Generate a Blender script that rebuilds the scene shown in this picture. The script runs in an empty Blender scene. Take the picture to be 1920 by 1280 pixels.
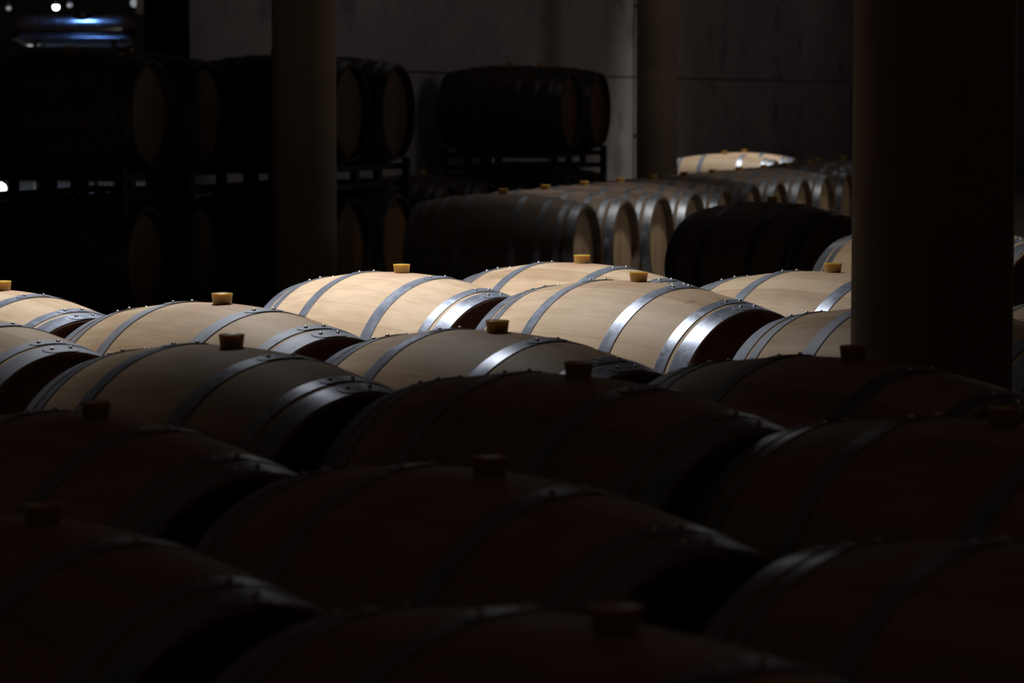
import bpy, bmesh, math, random
from mathutils import Vector, Matrix
random.seed(7)
PI = math.pi; R = math.radians
C = bpy.context.scene.collection
SC = bpy.context.scene
CAMH = 1.28

# ------------------------------------------------------------------ materials
def new_mat(name):
    m = bpy.data.materials.new(name); m.use_nodes = True
    nt = m.node_tree; b = nt.nodes['Principled BSDF']
    return m, nt, b
def N(nt, t, **k):
    n = nt.nodes.new(t)
    for a, v in k.items(): setattr(n, a, v)
    return n
def ramp(nt, src, stops, interp='LINEAR'):
    r = N(nt, 'ShaderNodeValToRGB'); r.color_ramp.interpolation = interp
    e = r.color_ramp.elements
    while len(e) < len(stops): e.new(.5)
    for x, (p, c) in zip(e, stops):
        x.position = p; x.color = (*c, 1) if len(c) == 3 else c
    nt.links.new(src, r.inputs[0]); return r
def math_n(nt, op, a, b=None, c=None):
    n = N(nt, 'ShaderNodeMath', operation=op)
    for i, v in enumerate((a, b, c)):
        if v is None: continue
        if isinstance(v, (int, float)): n.inputs[i].default_value = v
        else: nt.links.new(v, n.inputs[i])
    return n.outputs[0]
def mix(nt, fac, a, b, mode='MIX'):
    n = N(nt, 'ShaderNodeMix', data_type='RGBA', blend_type=mode)
    for s, v in ((0, fac), (6, a), (7, b)):
        if isinstance(v, (int, float)): n.inputs[s].default_value = v
        elif isinstance(v, tuple): n.inputs[s].default_value = (*v, 1)
        else: nt.links.new(v, n.inputs[s])
    return n.outputs[2]

def wood_mat(name, c1, c2, joint, rough=.55, stain=.5, staves=30, axis_head=False, spec=.3):
    m, nt, b = new_mat(name); L = nt.links.new
    tc = N(nt, 'ShaderNodeTexCoord'); oi = N(nt, 'ShaderNodeObjectInfo')
    off = N(nt, 'ShaderNodeVectorMath', operation='ADD')
    rnd = N(nt, 'ShaderNodeCombineXYZ')
    r10 = math_n(nt, 'MULTIPLY', oi.outputs['Random'], 37.)
    for i in range(3): L(r10, rnd.inputs[i])
    L(tc.outputs['Object'], off.inputs[0]); L(rnd.outputs[0], off.inputs[1])
    sep = N(nt, 'ShaderNodeSeparateXYZ'); L(tc.outputs['Object'], sep.inputs[0])
    if axis_head:      # planks of the flat head run vertically
        k = math_n(nt, 'MULTIPLY', sep.outputs[1], 1/.075)
    else:
        k = math_n(nt, 'MULTIPLY', math_n(nt, 'ARCTAN2', sep.outputs[1], sep.outputs[2]), staves/(2*PI))
    k = math_n(nt, 'ADD', k, 40.5)
    fl = math_n(nt, 'FLOOR', k); fr = math_n(nt, 'FRACT', k)
    wn = N(nt, 'ShaderNodeTexWhiteNoise', noise_dimensions='2D')
    cb = N(nt, 'ShaderNodeCombineXYZ'); L(fl, cb.inputs[0]); L(r10, cb.inputs[1]); L(cb.outputs[0], wn.inputs[0])
    # grain stretched along the stave
    mp = N(nt, 'ShaderNodeMapping')
    mp.inputs['Scale'].default_value = (40, 40, 3) if axis_head else (5, 34, 34)
    L(off.outputs[0], mp.inputs[0])
    gr = N(nt, 'ShaderNodeTexNoise'); gr.inputs['Scale'].default_value = 1.; gr.inputs['Detail'].default_value = 7
    gr.inputs['Roughness'].default_value = .62
    L(mp.outputs[0], gr.inputs[0])
    fac = math_n(nt, 'ADD', math_n(nt, 'MULTIPLY', gr.outputs[0], .75), math_n(nt, 'MULTIPLY', wn.outputs[0], .42))
    col = ramp(nt, fac, [(.3, c1), (.78, c2)]).outputs[0]
    # soft mottling
    bn = N(nt, 'ShaderNodeTexNoise'); bn.inputs['Scale'].default_value = 6; bn.inputs['Detail'].default_value = 4
    L(off.outputs[0], bn.inputs[0])
    mot = ramp(nt, bn.outputs[0], [(.3, (.88, .86, .83)), (.65, (1, 1, 1))]).outputs[0]
    col = mix(nt, 1., col, mot, 'MULTIPLY')
    # wine spots
    sn = N(nt, 'ShaderNodeTexNoise'); sn.inputs['Scale'].default_value = 9; sn.inputs['Detail'].default_value = 3
    sm = N(nt, 'ShaderNodeMapping'); sm.inputs['Location'].default_value = (5, 9, 2); L(off.outputs[0], sm.inputs[0]); L(sm.outputs[0], sn.inputs[0])
    sf = ramp(nt, sn.outputs[0], [(.71, (0, 0, 0)), (.78, (stain,)*3)]).outputs[0]
    col = mix(nt, sf, col, (.33, .10, .10))
    if not axis_head:  # pinkish wine bloom round the bung hole
        d = N(nt, 'ShaderNodeVectorMath', operation='DISTANCE'); d.inputs[1].default_value = (0, 0, .33)
        L(tc.outputs['Object'], d.inputs[0])
        d2 = math_n(nt, 'ADD', d.outputs['Value'], math_n(nt, 'MULTIPLY', bn.outputs[0], .08))
        bf = ramp(nt, d2, [(.05, (stain*.9,)*3), (.16, (0, 0, 0))]).outputs[0]
        col = mix(nt, bf, col, (.45, .20, .17))
    # joints between staves
    j = math_n(nt, 'ABSOLUTE', math_n(nt, 'SUBTRACT', fr, .5))
    jf = ramp(nt, j, [(.484, (0, 0, 0)), (.498, (.5, .5, .5))]).outputs[0]
    col = mix(nt, jf, col, joint)
    L(col, b.inputs['Base Color'])
    b.inputs['Roughness'].default_value = rough
    b.inputs['Specular IOR Level'].default_value = spec
    bp = N(nt, 'ShaderNodeBump'); bp.inputs['Strength'].default_value = .15; bp.inputs['Distance'].default_value = .002
    L(gr.outputs[0], bp.inputs['Height']); L(bp.outputs[0], b.inputs['Normal'])
    return m

def metal_mat(name, c1, c2, rough=.4, metallic=.85):
    m, nt, b = new_mat(name); L = nt.links.new
    tc = N(nt, 'ShaderNodeTexCoord')
    v = N(nt, 'ShaderNodeTexVoronoi'); v.inputs['Scale'].default_value = 55; L(tc.outputs['Object'], v.inputs[0])
    n = N(nt, 'ShaderNodeTexNoise'); n.inputs['Scale'].default_value = 14; n.inputs['Detail'].default_value = 6; L(tc.outputs['Object'], n.inputs[0])
    sp = N(nt, 'ShaderNodeSeparateColor'); L(v.outputs['Color'], sp.inputs[0])
    f = math_n(nt, 'ADD', math_n(nt, 'MULTIPLY', sp.outputs[0], .25), math_n(nt, 'MULTIPLY', n.outputs[0], .8))
    L(ramp(nt, f, [(.25, c1), (.8, c2)]).outputs[0], b.inputs['Base Color'])
    rr = N(nt, 'ShaderNodeMapRange'); rr.inputs[1].default_value = .2; rr.inputs[2].default_value = .9
    rr.inputs[3].default_value = rough-.06; rr.inputs[4].default_value = rough+.08
    L(f, rr.inputs[0]); L(rr.outputs[0], b.inputs['Roughness'])
    b.inputs['Metallic'].default_value = metallic
    return m

def concrete_mat(name, c1, c2, scale=1.2, patch=True):
    m, nt, b = new_mat(name); L = nt.links.new
    tc = N(nt, 'ShaderNodeTexCoord')
    n = N(nt, 'ShaderNodeTexNoise'); n.inputs['Scale'].default_value = scale; n.inputs['Detail'].default_value = 9; n.inputs['Roughness'].default_value = .62
    L(tc.outputs['Object'], n.inputs[0])
    n2 = N(nt, 'ShaderNodeTexNoise'); n2.inputs['Scale'].default_value = scale*9; n2.inputs['Detail'].default_value = 6
    L(tc.outputs['Object'], n2.inputs[0])
    f = math_n(nt, 'ADD', math_n(nt, 'MULTIPLY', n.outputs[0], .75), math_n(nt, 'MULTIPLY', n2.outputs[0], .25))
    col = ramp(nt, f, [(.36, c1), (.62, c2)]).outputs[0]
    if patch:
        s = N(nt, 'ShaderNodeTexNoise'); s.inputs['Scale'].default_value = scale*2.7; s.inputs['Detail'].default_value = 5
        mp = N(nt, 'ShaderNodeMapping'); mp.inputs['Location'].default_value = (4, 1, 7); L(tc.outputs['Object'], mp.inputs[0]); L(mp.outputs[0], s.inputs[0])
        sf = ramp(nt, s.outputs[0], [(.60, (0, 0, 0)), (.68, (.55, .55, .55))]).outputs[0]
        col = mix(nt, sf, col, tuple(x*.45 for x in c1))
    L(col, b.inputs['Base Color']); b.inputs['Roughness'].default_value = .85
    bp = N(nt, 'ShaderNodeBump'); bp.inputs['Strength'].default_value = .25; bp.inputs['Distance'].default_value = .01
    L(n2.outputs[0], bp.inputs['Height']); L(bp.outputs[0], b.inputs['Normal'])
    return m
def plain_mat(name, col, rough=.5, metallic=0., emit=None, es=0):
    m, nt, b = new_mat(name); L = nt.links.new
    tc = N(nt, 'ShaderNodeTexCoord'); n = N(nt, 'ShaderNodeTexNoise'); n.inputs['Scale'].default_value = 8
    L(tc.outputs['Object'], n.inputs[0])
    L(ramp(nt, n.outputs[0], [(.3, tuple(c*.82 for c in col)), (.7, col)]).outputs[0], b.inputs['Base Color'])
    b.inputs['Roughness'].default_value = rough; b.inputs['Metallic'].default_value = metallic
    if emit: b.inputs['Emission Color'].default_value = (*emit, 1); b.inputs['Emission Strength'].default_value = es
    return m

M = {}
M['oak'] = wood_mat('new_oak', (.46, .33, .205), (.70, .55, .39), (.28, .17, .10), stain=.55)
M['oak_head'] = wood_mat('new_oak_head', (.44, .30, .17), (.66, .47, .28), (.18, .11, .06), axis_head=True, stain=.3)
M['old'] = wood_mat('weathered_oak', (.030, .019, .013), (.065, .040, .028), (.008, .005, .004), rough=.7, stain=.6, spec=.15)  # even near-black wood tone for the rack barrels
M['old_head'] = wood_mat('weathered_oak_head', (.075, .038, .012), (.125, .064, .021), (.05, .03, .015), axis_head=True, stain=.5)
M['worn'] = wood_mat('worn_oak', (.12, .062, .044), (.19, .10, .072), (.03, .018, .013), rough=.6, stain=.6, spec=.2)  # even dark brown wood tone, used on a single barrel
M['stained_head'] = wood_mat('wine_stained_oak_head', (.13, .050, .035), (.20, .085, .06), (.05, .02, .015), axis_head=True, stain=.3)  # darkened in colour so bounced light leaves these barrel ends black
M['dusty'] = wood_mat('dusty_oak', (.13, .095, .072), (.22, .165, .125), (.07, .05, .04), stain=.4)
M['hoop'] = metal_mat('galvanised_steel', (.30, .35, .45), (.45, .515, .64), .33, .60)
M['hoop_dull'] = metal_mat('dulled_steel', (.20, .215, .235), (.34, .36, .39), .40, .75)
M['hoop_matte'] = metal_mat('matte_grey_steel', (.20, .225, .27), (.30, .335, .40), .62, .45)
M['hoop_old'] = metal_mat('rusted_hoop_steel', (.035, .033, .033), (.09, .085, .085), .5, .8)  # near-black hoop tone for the dark barrels
M['rivet'] = metal_mat('bright_rivet_steel', (.7, .72, .75), (.9, .9, .92), .25)
M['rack'] = metal_mat('dark_rack_steel', (.008, .008, .009), (.018, .018, .020), .6, .5)
M['steel'] = metal_mat('stainless_steel', (.5, .52, .55), (.7, .72, .75), .22, 1.)
M['wall'] = concrete_mat('formed_concrete', (.26, .25, .25), (.40, .38, .375), .7)
M['floor'] = concrete_mat('floor_concrete', (.20, .19, .18), (.34, .33, .31), .9)
M['pillar'] = concrete_mat('pillar_concrete', (.30, .215, .155), (.38, .28, .20), 1.6, patch=False)
M['seam'] = plain_mat('dark_joint', (.05, .045, .045), .9)
M['pipe'] = plain_mat('pale_pvc', (.75, .72, .74), .4)
M['paint'] = plain_mat('white_paint', (.7, .7, .72), .5)
M['lamp_w'] = plain_mat('lit_lamp_glass', (.9, .9, .9), .3, 0, (1, .97, .92), 14)
M['lamp_d'] = plain_mat('dim_lamp_glass', (.8, .8, .8), .3, 0, (.85, .92, 1), .25)
M['tub'] = plain_mat('blue_plastic', (.05, .12, .55), .4)
M['tubg'] = plain_mat('green_plastic', (.05, .35, .25), .4)
M['tuby'] = plain_mat('beige_plastic', (.55, .5, .38), .5)
# silicone bung: amber, lets light through
m, nt, b = new_mat('amber_silicone'); M['bung'] = m
tc = N(nt, 'ShaderNodeTexCoord'); n = N(nt, 'ShaderNodeTexNoise'); n.inputs['Scale'].default_value = 20
nt.links.new(tc.outputs['Object'], n.inputs[0])
nt.links.new(ramp(nt, n.outputs[0], [(.3, (.44, .32, .08)), (.7, (.54, .40, .11))]).outputs[0], b.inputs['Base Color'])
b.inputs['Roughness'].default_value = .35
b.inputs['Subsurface Weight'].default_value = .8; b.inputs['Subsurface Radius'].default_value = (1., .55, .12); b.inputs['Subsurface Scale'].default_value = .03

# ------------------------------------------------------------------ helpers
def link(name, me, parent=None, loc=(0, 0, 0)):
    o = bpy.data.objects.new(name, me); C.objects.link(o); o.location = loc
    if parent: o.parent = parent
    return o
def mesh(bm, name, mat, smooth=None):
    bmesh.ops.recalc_face_normals(bm, faces=bm.faces)
    me = bpy.data.meshes.new(name); bm.to_mesh(me); bm.free()
    if mat: me.materials.append(mat)
    if smooth is not None:
        for p in me.polygons: p.use_smooth = True
        me.set_sharp_from_angle(angle=R(smooth))
    return me
def tag(o, label, cat, group=None, kind=None):
    if kind: o['kind'] = kind
    if label: o['label'] = label
    if cat: o['category'] = cat
    if group: o['group'] = group
    return o
def empty(name, loc, rz=0, label=None, cat=None, group=None):
    o = bpy.data.objects.new(name, None); C.objects.link(o); o.location = loc; o.rotation_euler = (0, 0, rz)
    o.empty_display_size = .1
    return tag(o, label, cat, group)
def lathe_x(bm, prof, seg, closed=True, th0=0, th1=2*PI):
    """revolve (x, r) profile round the X axis; angle 0 = +Z, positive towards +Y"""
    full = abs(th1-th0-2*PI) < 1e-6
    n = seg if full else seg+1
    rings = []
    for i in range(n):
        t = th0+(th1-th0)*i/seg
        rings.append([bm.verts.new((x, r*math.sin(t), r*math.cos(t))) for x, r in prof])
    for i in range(seg):
        a = rings[i]; c = rings[(i+1) % n]
        m_ = len(prof)
        for j in range(m_ if closed else m_-1):
            k = (j+1) % m_
            bm.faces.new((a[j], a[k], c[k], c[j]))
    if not full and closed:
        bm.faces.new(rings[0]); bm.faces.new(rings[-1][::-1])
def lathe_z(bm, prof, seg, cap=True, c=(0, 0)):
    rings = []
    for r, z in prof:
        rings.append([bm.verts.new((c[0]+r*math.cos(2*PI*i/seg), c[1]+r*math.sin(2*PI*i/seg), z)) for i in range(seg)])
    for a, b_ in zip(rings, rings[1:]):
        for i in range(seg):
            bm.faces.new((a[i], a[(i+1) % seg], b_[(i+1) % seg], b_[i]))
    if cap: bm.faces.new(rings[0][::-1]); bm.faces.new(rings[-1])
def box(bm, x0, x1, y0, y1, z0, z1):
    g = bmesh.ops.create_cube(bm, size=1)
    for v in g['verts']:
        v.co = Vector(((x0+x1)/2+v.co.x*(x1-x0), (y0+y1)/2+v.co.y*(y1-y0), (z0+z1)/2+v.co.z*(z1-z0)))
def tube(bm, a, b_, r, seg=12):
    a = Vector(a); b_ = Vector(b_); d = b_-a
    q = d.to_track_quat('Z', 'Y').to_matrix().to_4x4()
    g = bmesh.ops.create_cone(bm, cap_ends=True, segments=seg, radius1=r, radius2=r, depth=d.length)
    bmesh.ops.transform(bm, matrix=Matrix.Translation((a+b_)/2) @ q, verts=g['verts'])

# ------------------------------------------------------------------ the barrel
RB, RH, HL = .3317, .2779, .475
def rad(x): return RB-(RB-RH)*(x/HL)**2
BT = RB                     # barrel axis height above its base point
def staves_mesh(mat, seg=120, dark_ends=False):
    bm = bmesh.new(); xs = []
    n = 26; L2 = .480
    outer = [(-L2+2*L2*i/n, rad(-L2+2*L2*i/n)) for i in range(n+1)]
    t = .026
    inner = [(.480, rad(.48)-.016), (.452, rad(.45)-t), (0, RB-t), (-.452, rad(.45)-t), (-.480, rad(.48)-.016)]
    outer[0] = (-L2, rad(L2)-.003); outer[-1] = (L2, rad(L2)-.003)
    outer.insert(1, (-L2+.004, rad(L2-.004))); outer.insert(-1, (L2-.004, rad(L2-.004)))
    lathe_x(bm, outer+inner, seg)
    me = mesh(bm, 'stave_body', mat, 28)
    if dark_ends:       # the chime's end grain and inner face take the head's colour, darkened against bounced light
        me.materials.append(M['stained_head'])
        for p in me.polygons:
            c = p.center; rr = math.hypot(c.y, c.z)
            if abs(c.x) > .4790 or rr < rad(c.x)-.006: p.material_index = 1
    return me
def head_mesh(mat, s):
    bm = bmesh.new(); r = rad(.445)-.026+.004
    x0 = .438*s; x1 = .424*s
    lathe_x(bm, [(x0, 0.0001), (x0, r-.02), (x0-.004*s, r), (x1, r), (x1, .0001)], 72, closed=False)
    return mesh(bm, 'head', mat, 30)
# hoop bands: (inner edge, outer edge), mirrored on the other half; the overlap of the band ends lies on top
H6 = [(.1584, .2029), (.3760, .4093), (.4247, .4780)]
H8 = [(.135, .172), (.275, .308), (.375, .407), (.430, .475)]
def band(bm, x0, x1, lift, thick, seg, th0=0, th1=2*PI, tip=0):
    xs = [x0+(x1-x0)*i/3 for i in range(4)]
    top = [(x, rad(x)+lift+thick) for x in xs]
    bot = [(x, rad(x)+lift) for x in xs[::-1]]
    lathe_x(bm, top+bot, seg, True, th0, th1)
def tongue(bm, x0, x1, lift, thick, tha, thb):
    """overlapping hoop end with two rounded corners, wrapped on the barrel"""
    w = (x1-x0); xc = (x0+x1)/2; r0 = rad(xc)
    n = 22; m_ = 7; grid = []
    L_ = (thb-tha)*r0; rr = w*.5
    def halfw(s):   # s along the plate in metres
        e = min(s, L_-s)
        if e >= rr: return w/2
        return max(.06*w, (w/2)*math.sqrt(max(0, 1-((rr-e)/rr)**2)))
    top = []; bot = []
    for i in range(n+1):
        u = i/n; u = .5-.5*math.cos(PI*u); s = u*L_; th = tha+(thb-tha)*u; hw = halfw(s)
        rt = []; rb = []
        for j in range(m_):
            x = xc-hw+2*hw*j/(m_-1)
            for lst, rr_ in ((rt, rad(x)+lift+thick), (rb, rad(x)+lift-.0005)):
                lst.append(bm.verts.new((x, rr_*math.sin(th), rr_*math.cos(th))))
        top.append(rt); bot.append(rb)
    for i in range(n):
        for j in range(m_-1):
            bm.faces.new((top[i][j], top[i][j+1], top[i+1][j+1], top[i+1][j]))
            bm.faces.new((bot[i][j], bot[i+1][j], bot[i+1][j+1], bot[i][j+1]))
        for j in (0, m_-1):
            bm.faces.new((top[i][j], top[i+1][j], bot[i+1][j], bot[i][j]))
    for i in (0, n):
        for j in range(m_-1):
            bm.faces.new((top[i][j], top[i][j+1], bot[i][j+1], bot[i][j]))
RIV = (R(5.2), R(-5.0))
def hoop_mesh(x0, x1, mat, seg=144, fine=True):
    bm = bmesh.new()
    band(bm, x0, x1, .0003, .0021, seg)
    if fine: tongue(bm, x0+.0005, x1-.0005, .0024, .0017, R(-9.5), R(9.5))
    return mesh(bm, 'hoop', mat, 35)
def rivet_mesh():
    bm = bmesh.new(); r = .0052
    lathe_z(bm, [(r, -.001), (r, .0006), (r*.9, .0024), (r*.55, .0041), (r*.12, .0048)], 14)
    return mesh(bm, 'rivet', M['rivet'], 60)
def bung_mesh(mat):
    bm = bmesh.new()
    z = RB
    lathe_z(bm, [(.0215, z-.02), (.0235, z-.001), (.0262, z+.0225), (.0272, z+.0245), (.0268, z+.0262), (.0255, z+.0268), (.0235, z+.0262), (.021, z+.0252), (.001, z+.025)], 40)
    return mesh(bm, 'bung', mat, 40)
rivet_me = rivet_mesh()
MESH = {}
def kit(kind):
    if kind in MESH: return MESH[kind]
    wood, head, hoop, hs, fine = {
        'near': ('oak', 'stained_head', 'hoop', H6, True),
        'bright6': ('oak', 'oak_head', 'hoop', H6, True),
        'near2': ('oak', 'stained_head', 'hoop_matte', H6, True),
        'far8': ('dusty', 'oak_head', 'hoop_dull', H8, True),
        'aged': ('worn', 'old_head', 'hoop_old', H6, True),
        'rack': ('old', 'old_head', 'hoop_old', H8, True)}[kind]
    seg = 168 if kind[:4] == 'near' else 96
    k = dict(st=staves_mesh(M[wood], seg, kind[:4] == 'near'), heads=[head_mesh(M[head], s) for s in (-1, 1)], hoops=[], bung=bung_mesh(M['bung']), fine=kind in ('near', 'near2', 'aged'))
    for s in (-1, 1):
        for x0, x1 in hs:
            a, b_ = (x0, x1) if s > 0 else (-x1, -x0)
            k['hoops'].append(((a+b_)/2, hoop_mesh(a, b_, M[hoop], seg, fine)))
    MESH[kind] = k; return k
def make_barrel(kind):
    k = kit(kind)
    root = empty('wine_barrel', (0, 0, 0))
    link('stave_body', k['st'], root, (0, 0, BT))
    for h in k['heads']: link('head', h, root, (0, 0, BT))
    for xc, h in k['hoops']:
        ho = link('hoop', h, root, (0, 0, BT))
        if k['fine']:
            for th in RIV:
                rr = rad(xc)+.004
                q = link('rivet', rivet_me, ho, (xc, rr*math.sin(th), rr*math.cos(th)))
                q.rotation_euler = (-th, 0, 0)
    link('bung', k['bung'], root, (0, 0, BT))
    return root
def dup(root):
    r = root.copy(); C.objects.link(r)
    for ch in list(root.children):
        c = ch.copy(); C.objects.link(c); c.parent = r
        for g in ch.children:
            d = g.copy(); C.objects.link(d); d.parent = c
    return r
PROTO = {}
def barrel(kind, x, y, zc, phi, label, group, scale=1., roll=0):
    if kind not in PROTO: PROTO[kind] = o = make_barrel(kind)
    else: o = dup(PROTO[kind])
    o.location = (x, y, zc-BT*scale); o.rotation_euler = (0, 0, -R(phi)); o.scale = (scale,)*3
    return tag(o, label, 'barrel', group)

# ------------------------------------------------------------------ near block of new barrels (axis turned 51 degrees)
PH = 51.06
G1 = 'pale new oak barrels lying in rows'
NEAR = [  # key, x, y, z rel camera, yaw, scale, label
('A', -.347, 8.781, -.882, -1.8, .998, 'brightest lit pale oak barrel with glowing amber bung beside the slim left pillar'),
('B', .358, 7.886, -.849, .6, .994, 'lit pale oak barrel in the centre with the brightest gleam on its end hoop'),
('K', 1.038, 6.95, -.854, -1.4, .995, 'lit oak barrel whose right half and bung are hidden behind the thick right pillar'),
('C', .225, 8.988, -.862, -1.5, .991, 'lit oak barrel tucked behind the two brightest ones, only its top showing'),
('D', .937, 8.158, -.842, .9, 1., 'lit oak barrel with its bung touching the left edge of the thick right pillar'),
('D2', 1.66, 7.26, -.855, 0, 1., 'oak barrel showing only a sliver to the right of the thick right pillar'),
('Z', -1.44, 7.88, -.873, -.6, .991, 'brightly lit oak barrel cut by the left edge, bung just in view'),
('E', -.733, 7.055, -.854, -1.3, 1.003, 'softly lit oak barrel left of centre with yellow bung standing against the dark'),
('G', -.033, 6.301, -.86, .9, .997, 'half shaded oak barrel with dark bung in front of the brightest barrel'),
('I', .672, 5.49, -.847, 1.15, 1., 'dark oak barrel with black bung at the foot of the thick right pillar'),
('N', -1.329, 6.773, -.858, -1.8, .973, 'half shaded oak barrel at the left edge showing its black round end'),
('F', -.584, 5.804, -.858, .75, 1.02, 'dim oak barrel left of centre with dark bung and white gleam on its end hoop'),
('H', .12, 5.017, -.83, .7, .988, 'dark oak barrel with black bung right below the central lit barrel'),
('H2', .757, 4.268, -.827, 3.0, .985, 'very dark oak barrel low on the right in front of the thick pillar'),
('P1', -.74, 4.945, -.898, -2.26, .999, 'very dark barrel at the left edge between the dim barrel and the bottom corner one'),
('P2', -.033, 4.089, -.883, .2, .995, 'very dark barrel in the lower middle with faint grey gleam down one hoop'),
('P3', .698, 3.258, -.868, -.4, .994, 'nearly black barrel in the bottom right corner with small gleam on a hoop'),
('Q1', -.645, 3.82, -.91, -4.0, .98, 'nearly black barrel in the bottom left corner with large black round end'),
('Q2', .105, 2.80, -.878, .3, 1.02, 'nearly black barrel along the bottom edge, nearest of all to the viewer'),
('Mm', 1.68, 10.84, -.832, -1.6, 1., 'lit barrel with orange oak whose rounded end peeks out left of the thick pillar'),
]
KS = {'A': .988, 'B': .99, 'K': .99, 'C': 1.013, 'D': 1.008, 'D2': 1.008, 'N': .988, 'E': 1.006, 'Q1': .985, 'Q2': .99}
NEAR = [(k_, x*KS.get(k_, 1), y*KS.get(k_, 1), z*KS.get(k_, 1), yaw, s*KS.get(k_, 1), lab) for k_, x, y, z, yaw, s, lab in NEAR]
for k_, x, y, z, yaw, s, lab in NEAR:
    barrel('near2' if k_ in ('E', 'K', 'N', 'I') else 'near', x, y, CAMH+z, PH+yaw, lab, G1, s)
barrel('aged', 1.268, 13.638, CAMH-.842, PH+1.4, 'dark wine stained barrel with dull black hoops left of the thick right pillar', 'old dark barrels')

# ------------------------------------------------------------------ far row seen at a flatter angle
PF = 18.6
G2 = 'oak barrels in the long back row'
ORD = ['first', 'second', 'third', 'fourth', 'fifth', 'sixth', 'seventh', 'eighth', 'ninth', 'tenth', 'eleventh']
FAR = []
for n_ in range(11):
    FAR.append((-.047+.238*n_, 15.2+.682*n_))
labs = ['full length shaded barrel at the near left end of the long back row',
 'second barrel of the back row with warm tan lit round end',
 'third barrel of the back row with grey tan lit round end',
 'fourth barrel of the back row, its end half hidden by the dark stained barrel',
 'fifth barrel of the back row, dull end just left above the dark stained barrel',
 'sixth barrel of the back row, dim hoops above the dark stained barrel',
 'seventh barrel of the back row with pale gleaming hoops above the dark bung',
 'eighth barrel of the back row with bright white gleaming hoops',
 'ninth barrel of the back row beside the edge of the thick right pillar',
 'tenth barrel of the back row, mostly hidden behind its lit neighbours',
 'eleventh barrel of the back row, dark top only, before the two with raised bungs']
for (x, y), lab in zip(FAR, labs):
    barrel('far8', x, y, CAMH-.855, PF, lab, G2)
barrel('far8', 2.50, 22.95, CAMH-.855, PF, 'far barrel with small amber bung left of the thick pillar, against the wall', G2)
barrel('far8', 2.79, 23.62, CAMH-.855, PF, 'farthest right back barrel, its amber bung touching the thick pillar edge', G2)
barrel('bright6', 1.955, 25.7, CAMH-.855, PF, 'brilliantly lit far barrel beside the slim middle pillar, front one of two', 'brilliantly lit far barrels')
barrel('bright6', 2.19, 26.4, CAMH-.855, PF, 'brilliantly lit far barrel, the rear one of two by the wall', 'brilliantly lit far barrels')
barrel('rack', -.61, 18.9, CAMH-.855, PF, 'dark low barrel between the two rack stacks against the concrete wall', 'old dark barrels')
barrel('rack', -.85, 18.2, CAMH-.855, PF, 'dark low barrel directly behind the middle rack stack', 'old dark barrels')

# ------------------------------------------------------------------ two-tier racks of dark barrels
ZL, ZU = CAMH-.858, CAMH-.09
def rack_stack(p, q, phi, where, zs, shift=0.):
    """p, q: centres of the near and the far barrel of the upper tier"""
    out = []
    for (x, y), side in ((p, 'near'), (q, 'rear')):
        for z, tier in ((ZU+zs, 'upper'), (ZL, 'lower')):
            dx = shift if tier == 'lower' else 0
            barrel('rack', x+dx, y, z, phi, f'{tier} {side} dark old barrel of the {where}', 'old dark barrels stacked on racks')
    c = ((p[0]+q[0])/2, (p[1]+q[1])/2)
    d = math.hypot(q[0]-p[0], q[1]-p[1])
    root = empty('barrel_rack', (c[0], c[1], ZL+.29), -R(phi), f'black steel rack holding the upper barrels of the {where}', 'rack', 'steel barrel racks')
    zl = .022; zu = (ZU+zs)-(ZL+.29)-rad(.34)-.02   # lower and upper tube heights above root
    def fr(name, z):
        bm = bmesh.new()
        hw = d/2+.27
        for x in (-.34, .34): box(bm, x-.02, x+.02, -hw, hw, z-.018, z+.018)
        for y in (-hw, hw): box(bm, -.42, .42, y-.02, y+.02, z-.018, z+.018)
        return hw, bm
    hw, bm = fr('l', zl+.027); link('lower_frame', mesh(bm, 'lower_frame', M['rack']), root)
    hw, bm = fr('u', zu-.002); link('upper_frame', mesh(bm, 'upper_frame', M['rack']), root)
    for x in (-.42, .42):
        for y in (-hw, hw):
            bm = bmesh.new(); box(bm, x-.02, x+.02, y-.02, y+.02, -.05, zu+.05)
            link('post', mesh(bm, 'post', M['rack']), root)
    for x in (-.34, -.30, .34):
        for y in (-d/2, 0, d/2):
            if x == -.30 and y != 0: continue
            bm = bmesh.new(); box(bm, x-.018, x+.018, y-.03, y+.03, zl+.03, zu-.01)
            link('strut', mesh(bm, 'strut', M['rack']), root)
    # cradles: short sloping plates that hold each upper barrel
    for x in (-.34, .34):
        for yc in (-d/2, d/2):
            for s in (-1, 1):
                bm = bmesh.new()
                rr = rad(.32)+.005; zc = (ZU+zs)-(ZL+.29)
                pts = []
                for t in (R(14), R(24), R(34)):
                    pts.append((yc+s*rr*math.sin(t), zc-rr*math.cos(t)))
                vs = []
                for xx in (x-.02, x+.02):
                    vs.append([bm.verts.new((xx, a, b_)) for a, b_ in pts]+[bm.verts.new((xx, pts[-1][0], zu+.01)), bm.verts.new((xx, pts[0][0], zu+.005))])
                bm.faces.new(vs[0]); bm.faces.new(vs[1][::-1])
                for i in range(5):
                    bm.faces.new((vs[0][i], vs[0][(i+1) % 5], vs[1][(i+1) % 5], vs[1][i]))
                link('cradle', mesh(bm, 'cradle', M['rack']), root)
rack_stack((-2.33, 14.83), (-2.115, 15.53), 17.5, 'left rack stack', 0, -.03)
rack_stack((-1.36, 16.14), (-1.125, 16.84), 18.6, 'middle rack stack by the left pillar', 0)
rack_stack((-.01, 20.74), (.2165, 21.413), 18.6, 'right rack stack against the wall', -.01)

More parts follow.
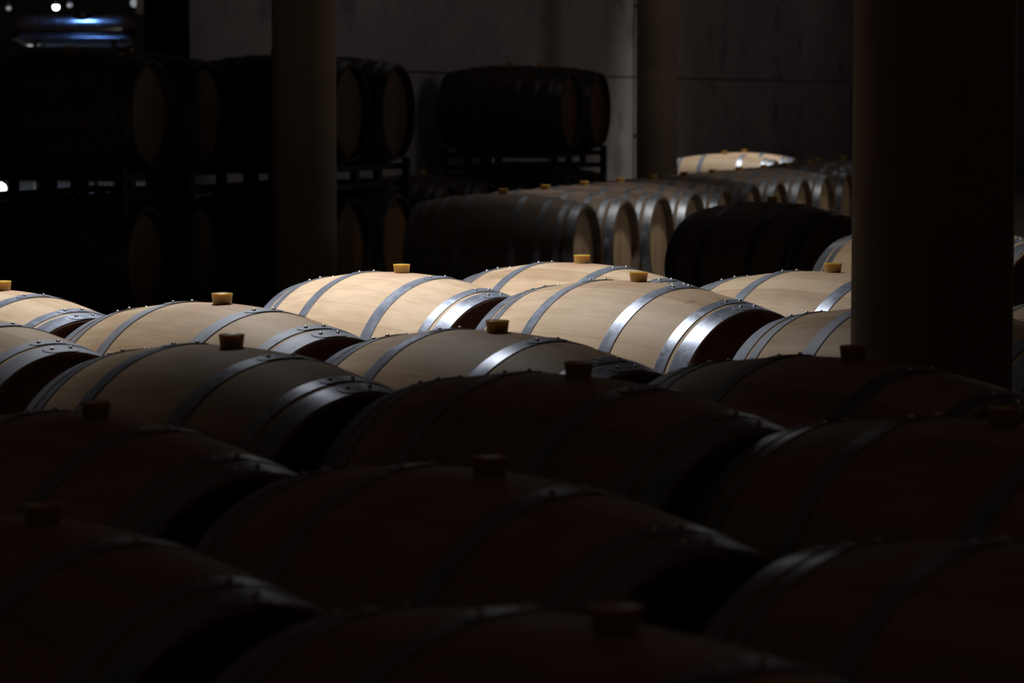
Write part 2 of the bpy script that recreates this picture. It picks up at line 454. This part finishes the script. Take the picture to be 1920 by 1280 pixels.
# ------------------------------------------------------------------ steel runners under the rows
def runner(pts, phi, lab, off=.17):
    """pts: (x, y, zc) along a row; two rails whose tops follow the barrels' bellies"""
    ph = R(phi); a = Vector((math.cos(ph), -math.sin(ph), 0)); p = Vector((math.sin(ph), math.cos(ph), 0))
    root = empty('barrel_runner', (pts[0][0], pts[0][1], 0), 0, lab, 'rail', 'steel runners under the barrel rows')
    o0 = Vector((pts[0][0], pts[0][1], 0))
    drop = math.sqrt(RB**2-(off-.03)**2)+.004
    ext = .35
    P = [Vector((x, y, z)) for x, y, z in pts]
    d0 = (P[1]-P[0]); d0.z = 0; d0.normalize()
    d1 = (P[-1]-P[-2]); d1.z = 0; d1.normalize()
    P = [P[0]-d0*ext]+P+[P[-1]+d1*ext]
    pn = Vector((-d0.y, d0.x, 0))
    for s in (-1, 1):
        bm = bmesh.new(); rings = []
        for v in P:
            top = v.z-drop-.004
            c = Vector((v.x, v.y, 0))-o0+pn*off*s
            rings.append([bm.verts.new(c+pn*w+Vector((0, 0, h))) for w, h in ((-.03, 0), (.03, 0), (.03, top), (-.03, top))])
        for r0, r1 in zip(rings, rings[1:]):
            for i in range(4): bm.faces.new((r0[i], r0[(i+1) % 4], r1[(i+1) % 4], r1[i]))
        bm.faces.new(rings[0][::-1]); bm.faces.new(rings[-1])
        link('rail', mesh(bm, 'rail', M['rack']), root)
    for v in (P[0], P[-1]):
        bm = bmesh.new(); c = Vector((v.x, v.y, 0))-o0
        q = [c+pn*(off+.03)*s+d0*.03*t for s, t in ((-1, -1), (1, -1), (1, 1), (-1, 1))]
        lo = [bm.verts.new(w+Vector((0, 0, .01))) for w in q]; hi = [bm.verts.new(w+Vector((0, 0, .05))) for w in q]
        bm.faces.new(lo[::-1]); bm.faces.new(hi)
        for i in range(4): bm.faces.new((lo[i], lo[(i+1) % 4], hi[(i+1) % 4], hi[i]))
        link('crosstie', mesh(bm, 'crosstie', M['rack']), root)
ND = {k_: (x, y, CAMH+z-(sc_-1)*RB) for k_, x, y, z, yw_, sc_, lb_ in NEAR}
for ks, lab in ((('Q1', 'Q2'), 'black steel runner under the nearest barrel row at the bottom'),
                (('P1', 'P2', 'P3'), 'black steel runner under the second barrel row from the viewer'),
                (('N', 'F', 'H', 'H2'), 'black steel runner under the third barrel row from the viewer'),
                (('Z', 'E', 'G', 'I'), 'black steel runner under the barrel row in front of the right pillar'),
                (('A', 'B', 'K'), 'black steel runner under the brightly lit barrel row'),
                (('C', 'D', 'D2'), 'black steel runner under the row behind the brightest barrels')):
    runner([ND[k_] for k_ in ks], PH, lab)
def short_runner(x, y, zc, phi, lab):
    a = (math.cos(R(phi)), -math.sin(R(phi)))
    runner([(x-a[0]*.2, y-a[1]*.2, zc), (x+a[0]*.2, y+a[1]*.2, zc)], phi, lab)
short_runner(*ND['Mm'], PH, 'short black steel runner under the orange oak barrel')
short_runner(1.268, 13.638, CAMH-.842, PH, 'short black steel runner under the dark wine stained barrel')
def bearer(p0, p1, zc, phi, lab):
    """two long bearers across a file of side-by-side barrels"""
    ph = R(phi); a = Vector((math.cos(ph), -math.sin(ph), 0))
    p0 = Vector((*p0, 0)); p1 = Vector((*p1, 0)); d = (p1-p0).normalized(); p1 = p1+d*.4; s0 = -d*.4
    root = empty('barrel_runner', tuple(p0), 0, lab, 'rail', 'steel runners under the barrel rows')
    top = zc-rad(.275)-.005
    w = d.cross(Vector((0, 0, 1)))*.03
    for s in (-1, 1):
        bm = bmesh.new(); vs = []
        for q in (s0+a*.31*s, p1-p0+a*.31*s):
            vs.append([bm.verts.new(q+w*k+Vector((0, 0, h))) for k, h in ((-1, 0), (1, 0), (1, top), (-1, top))])
        for i in range(4): bm.faces.new((vs[0][i], vs[0][(i+1) % 4], vs[1][(i+1) % 4], vs[1][i]))
        bm.faces.new(vs[0][::-1]); bm.faces.new(vs[1])
        link('rail', mesh(bm, 'rail', M['rack']), root)
bearer(FAR[0], FAR[-1], CAMH-.855, PF, 'long black steel runner under the long back row')
bearer((2.50, 22.95), (2.79, 23.62), CAMH-.855, PF, 'black steel runner under the far pair beside the thick pillar')
bearer((1.955, 25.7), (2.19, 26.4), CAMH-.855, PF, 'black steel runner under the brilliantly lit far pair')
bearer((-.85, 18.2), (-.61, 18.9), CAMH-.855, PF, 'black steel runner under the low dark pair between the racks')
bearer((-2.36, 14.83), (-2.145, 15.53), ZL, 17.5, 'black steel runner under the left rack stack')
bearer((-1.36, 16.14), (-1.125, 16.84), ZL, PF, 'black steel runner under the middle rack stack')
bearer((-.01, 20.74), (.20, 21.42), ZL, PF, 'black steel runner under the right rack stack')

# ------------------------------------------------------------------ setting
bm = bmesh.new(); box(bm, -16, 16, -3, 52, -.2, 0)
tag(link('floor', mesh(bm, 'floor', M['floor'])), None, None, kind='structure')
WD = Vector((.32, .947, 0)).normalized(); WN = Vector((WD.y, -WD.x, 0))     # wall runs away to the right; WN points into the room
W0 = Vector((-2.24, 16.14, 0))
def wall_block(name, t0, t1, z0, z1, d0, d1, mat, parent=None, kind='structure'):
    bm = bmesh.new(); vs = []
    for t in (t0, t1):
        for d in (d0, d1):
            for z in (z0, z1): vs.append(bm.verts.new(W0+WD*t+WN*d+Vector((0, 0, z))))
    for f in ((0, 1, 3, 2), (4, 6, 7, 5), (0, 4, 5, 1), (2, 3, 7, 6), (0, 2, 6, 4), (1, 5, 7, 3)): bm.faces.new([vs[i] for i in f])
    o = link(name, mesh(bm, name, mat), parent)
    if kind: o['kind'] = kind
    return o
# poured wall built from its formwork lifts, leaving dark recessed joints between them
SEAM = 1.46
wall_block('wall_left', .9, 34, 0, 4.8, -.30, -.012, M['seam'])
js = [.9, 9.67, 20.5, 34]
nl = 0
for t0, t1 in zip(js, js[1:]):
    for z0, z1 in ((0, SEAM), (SEAM, 3.0), (3.0, 4.8)):
        nl += 1
        wall_block(f'trim_{nl}', t0+.010, t1-.010, z0+.007, z1-.007, -.02, 0, M['wall'])
bm = bmesh.new(); box(bm, -16, 16, 51.5, 52, 0, 5)
tag(link('wall_back', mesh(bm, 'wall_back', M['wall'])), None, None, kind='structure')
bm = bmesh.new(); box(bm, -16.3, -16, -3, 52, 0, 5)
tag(link('wall_far_left', mesh(bm, 'wall_far_left', M['wall'])), None, None, kind='structure')

def pillar(x, y, r, lab, h=4.8):
    root = empty('concrete_pillar', (x, y, 0), 0, lab, 'pillar', 'round concrete pillars')
    bm = bmesh.new(); prof = [(r, 0.02), (r, h)]
    # faint casting rings
    prof = [(r, .02)]
    z = .6
    while z < h-.2:
        prof += [(r, z), (r-.0015, z+.004), (r, z+.008)]; z += .9
    prof.append((r, h))
    lathe_z(bm, prof, 96)
    link('shaft', mesh(bm, 'shaft', M['pillar'], 40), root)
    bm = bmesh.new(); lathe_z(bm, [(r+.04, 0), (r+.04, .05), (r+.03, .06), (r, .06)], 64)
    link('foot_ring', mesh(bm, 'foot_ring', M['floor'], 40), root)
pillar(.918, 6.10, .1755, 'thick dark round concrete pillar nearest on the right')
pillar(-1.14, 15.4, .175, 'slim round concrete pillar on the left in front of the racks')
pillar(1.185, 22.95, .170, 'slim distant round concrete pillar in the middle by the white pipe')
pillar(-2.70, 22.0, .17, 'faint far round pillar beyond the end of the concrete wall')
# pale drain pipe on the wall
root = empty('drain_pipe', tuple(W0+WD*10.55+WN*.06), 0, 'pale vertical drain pipe on the wall left of the middle pillar', 'pipe')
bm = bmesh.new(); lathe_z(bm, [(.032, 0), (.032, 4.6)], 24); link('pipe', mesh(bm, 'pipe', M['pipe'], 40), root)
for z in (.9, 2.1, 3.3):
    bm = bmesh.new(); lathe_z(bm, [(.032, z), (.038, z), (.038, z+.03), (.032, z+.03)], 24, cap=False); box(bm, -.06, -.03, -.012, .012, z, z+.03)
    link('bracket', mesh(bm, 'bracket', M['rack'], 40), root)

# ------------------------------------------------------------------ far hall seen past the wall's end
def at(px, py, Y):      # position in the far hall for something first measured in the photograph
    tau = math.atan((640-181.4)/5243.6); f = 5243.6
    u = (px-960)/f; v = -(py-640)/f
    d = Vector((u, math.cos(tau)+v*math.sin(tau), -math.sin(tau)+v*math.cos(tau)))
    return Vector((0, 0, CAMH))+d*(Y/d.y)
def lamp(px, py, Y, r, mat, lab, shade=True):
    p = at(px, py, Y)
    root = empty('pendant_lamp', tuple(p), 0, lab, 'lamp')
    bm = bmesh.new(); bmesh.ops.create_uvsphere(bm, u_segments=24, v_segments=16, radius=r)
    link('bulb', mesh(bm, 'bulb', mat, 60), root)
    if shade:
        bm = bmesh.new(); lathe_z(bm, [(r*1.1, r*.5), (r*.9, r*1.2), (r*.4, r*1.7), (r*.4, r*2.4)], 24)
        link('socket', mesh(bm, 'socket', M['rack'], 40), root)
        bm = bmesh.new(); tube(bm, (0, 0, r*2.2), (0, 0, 4.7-p.z), .006, 8)
        link('cord', mesh(bm, 'cord', M['rack'], 40), root)
lamp(105, 13, 40, .042, M['lamp_w'], 'small bright white lamp at the top left of the far hall')
lamp(131, 9, 40, .036, M['lamp_d'], 'small dim lamp just right of the bright white one')
lamp(16, 15, 40, .034, M['lamp_d'], 'small dim lamp at the upper left edge of the far hall')
def globe(px, py, Y, r, mat, lab, nm='floor_lamp'):
    p = at(px, py, Y)
    root = empty(nm, (p.x, p.y, 0), 0, lab, 'lamp')
    bm = bmesh.new(); bmesh.ops.create_uvsphere(bm, u_segments=24, v_segments=16, radius=r)
    bmesh.ops.translate(bm, vec=(0, 0, p.z), verts=bm.verts)
    link('globe', mesh(bm, 'globe', mat, 60), root)
    bm = bmesh.new(); lathe_z(bm, [(.12, 0), (.12, .02), (.02, .04), (.02, p.z-r*.9)], 20); link('stand', mesh(bm, 'stand', M['rack'], 40), root)
globe(-1, 355, 38, .088, M['lamp_w'], 'bright white globe lamp at the left edge seen through the rack gap')
globe(-1, 383, 36.5, .03, M['lamp_d'], 'small dim globe lamp just below the bright white globe')
# horizontal stainless tank lit blue
p = at(142, 58, 36)
root = empty('steel_tank', (p.x, p.y, 0), 0, 'long horizontal stainless tank gleaming blue at the upper left', 'tank')
bm = bmesh.new(); prof = [(-.78, .0001), (-.77, .10), (-.70, .17), (-.60, .2), (.60, .2), (.70, .17), (.77, .10), (.78, .0001)]
zt = p.z
lathe_x(bm, prof, 64, closed=False); bmesh.ops.translate(bm, vec=(0, 0, zt), verts=bm.verts)
link('vessel', mesh(bm, 'vessel', M['steel'], 50), root)
bm = bmesh.new(); lathe_z(bm, [(.16, zt+.15), (.16, zt+.215), (.17, zt+.215), (.17, zt+.23), (.001, zt+.24)], 40); bmesh.ops.translate(bm, vec=(.1, 0, 0), verts=bm.verts)
link('hatch', mesh(bm, 'hatch', M['steel'], 40), root)
bm = bmesh.new(); tube(bm, (-.75, -.28, zt-.10), (.75, -.28, zt-.10), .022); tube(bm, (-.7, -.28, zt-.1), (-.7, -.1, zt-.1), .02); tube(bm, (.7, -.28, zt-.1), (.7, -.1, zt-.1), .02)
link('rail', mesh(bm, 'rail', M['steel'], 40), root)
for x in (-.5, .5):
    for y in (-.14, .14):
        bm = bmesh.new(); tube(bm, (x, y, 0), (x, y, zt-.12), .03); link('leg', mesh(bm, 'leg', M['steel'], 40), root)
# white wall fitting near the far pillar
p = at(262, 6, 30)
root = empty('flood_light', tuple(p), 0, 'pale floodlight with dim round front hanging beside the faint far pillar', 'lamp')
bm = bmesh.new(); box(bm, -.03, .10, -.1, .1, -.13, .12); bmesh.ops.bevel(bm, geom=bm.edges[:], offset=.015, segments=2, affect='EDGES')
link('housing', mesh(bm, 'housing', M['paint'], 40), root)
bm = bmesh.new(); bmesh.ops.create_uvsphere(bm, u_segments=20, v_segments=12, radius=.045); bmesh.ops.translate(bm, vec=(-.05, -.05, .0), verts=bm.verts)
link('front_glass', mesh(bm, 'front_glass', M['lamp_d'], 60), root)
bm = bmesh.new(); box(bm, .02, .05, -.02, .02, .12, 4.7-p.z); link('hanger', mesh(bm, 'hanger', M['rack']), root)
# small crates and tubs on the far hall floor
def tub(px, py, Y, w, h, mat, lab, cat='tub'):
    p = at(px, py, Y)
    root = empty('plastic_'+cat, (p.x, p.y, 0), 0, lab, cat)
    z1 = p.z+h/2
    bm = bmesh.new(); lathe_z(bm, [(w*.42, 0), (w*.5, z1-.03), (w*.54, z1-.03), (w*.54, z1), (w*.5, z1), (w*.4, .02)], 28)
    link('body', mesh(bm, 'body', mat, 40), root)
    for s in (-1, 1):
        bm = bmesh.new(); box(bm, s*w*.53-.015, s*w*.53+.015, -.06, .06, z1-.10, z1-.07); link('handle', mesh(bm, 'handle', mat), root)
tub(317, 344, 24.0, .075, .12, M['tub'], 'blue plastic tub seen through the rack gap near the slim left pillar')
tub(283, 345, 25.5, .09, .12, M['tuby'], 'beige plastic tub seen through the rack gap left of the blue one')
tub(180, 348, 27.5, .04, .12, M['tubg'], 'small green plastic tub seen through the gap of the left rack')

# ------------------------------------------------------------------ light
def spot(name, loc, aim, power, deg, blend, col, rad_=.15):
    l = bpy.data.lights.new(name, 'SPOT'); l.energy = power; l.color = col; l.spot_size = R(deg); l.spot_blend = blend; l.shadow_soft_size = rad_
    o = bpy.data.objects.new(name, l); C.objects.link(o); o.location = loc
    o.rotation_euler = (Vector(aim)-Vector(loc)).to_track_quat('-Z', 'Y').to_euler(); return o
def point(name, loc, power, col, rad_=.3):
    l = bpy.data.lights.new(name, 'POINT'); l.energy = power; l.color = col; l.shadow_soft_size = rad_
    o = bpy.data.objects.new(name, l); C.objects.link(o); o.location = loc; return o
spot('skylight_lamp', (-1.0, 8.75, 3.5), (-1.22, 8.74, 0), 550, 106, 1., (1, .97, .95), .24)
spot('skylight_lamp', (1.5, 15.6, 3.9), (1.1, 16.1, .75), 190, 60, .8, (1, .96, .92), .12)
spot('skylight_lamp', (.3, 8.2, 3.8), (1.55, 10.85, .55), 210, 26, .6, (1, .90, .78), .14)  # added narrow spot, only there to brighten one barrel's left end
spot('skylight_lamp', (3.0, 19.3, 3.9), (2.1, 19.6, .75), 90, 50, .8, (1, .95, .90), .2)  # added spot so the hoops midway along the back row gleam
spot('skylight_lamp', (2.4, 26.0, 3.8), (2.0, 26.0, .75), 360, 40, .4, (1, .93, .86), .7)
point('hall_lamp', (6.5, 18.0, 3.0), 62, (1, .93, .90), 1.6)  # unseen fill added to lift the wall and the barrel ends
point('wall_lamp', tuple(W0+WD*3.4+WN*1.0+Vector((0, 0, 4.5))), 7, (1, .95, .93), .4)  # unseen fill added to soften the rack's shadow on the wall
for t_ in (10.5, 17.):
    point('wall_lamp', tuple(W0+WD*t_+WN*2.6+Vector((0, 0, 4.4))), 8, (1, .95, .93), .6)  # unseen fills added to even out the wall's brightness
spot('tank_lamp', (-5.6, 35.4, 4.2), (-5.6, 36, 2.2), 70, 40, .4, (.16, .36, 1.), .2)
spot('far_hall_lamp', (-6.5, 39.5, 4.2), (-6.5, 39.5, 0), 95, 90, .6, (.6, .76, 1.), .3)
point('far_hall_lamp', (-3.6, 27.5, 4.0), 7, (1, .86, .74), .2)  # faint glow added to lift the floodlight and the far pillar

w = bpy.data.worlds.new('cellar_dark'); SC.world = w; w.use_nodes = True
bg = w.node_tree.nodes['Background']; bg.inputs[0].default_value = (1, .58, .44, 1); bg.inputs[1].default_value = .0070

# ------------------------------------------------------------------ camera
cd = bpy.data.cameras.new('camera'); cam = bpy.data.objects.new('camera', cd); C.objects.link(cam)
cam.location = (0, 0, CAMH); cam.rotation_euler = (PI/2-math.atan((640-181.4)/5243.6), 0, 0)
cd.sensor_width = 36; cd.lens = 5243.6/1920*36; cd.clip_end = 200; cd.clip_start = .05
cd.dof.use_dof = True; cd.dof.focus_distance = 8.0; cd.dof.aperture_fstop = 6.3
SC.camera = cam
SC.view_settings.view_transform = 'Standard'; SC.view_settings.look = 'None'
SC.view_settings.gamma = 1; SC.view_settings.exposure = 0; SC.view_settings.use_curve_mapping = False
SC.cycles.use_denoising = True
SC.cycles.sample_clamp_indirect = 3
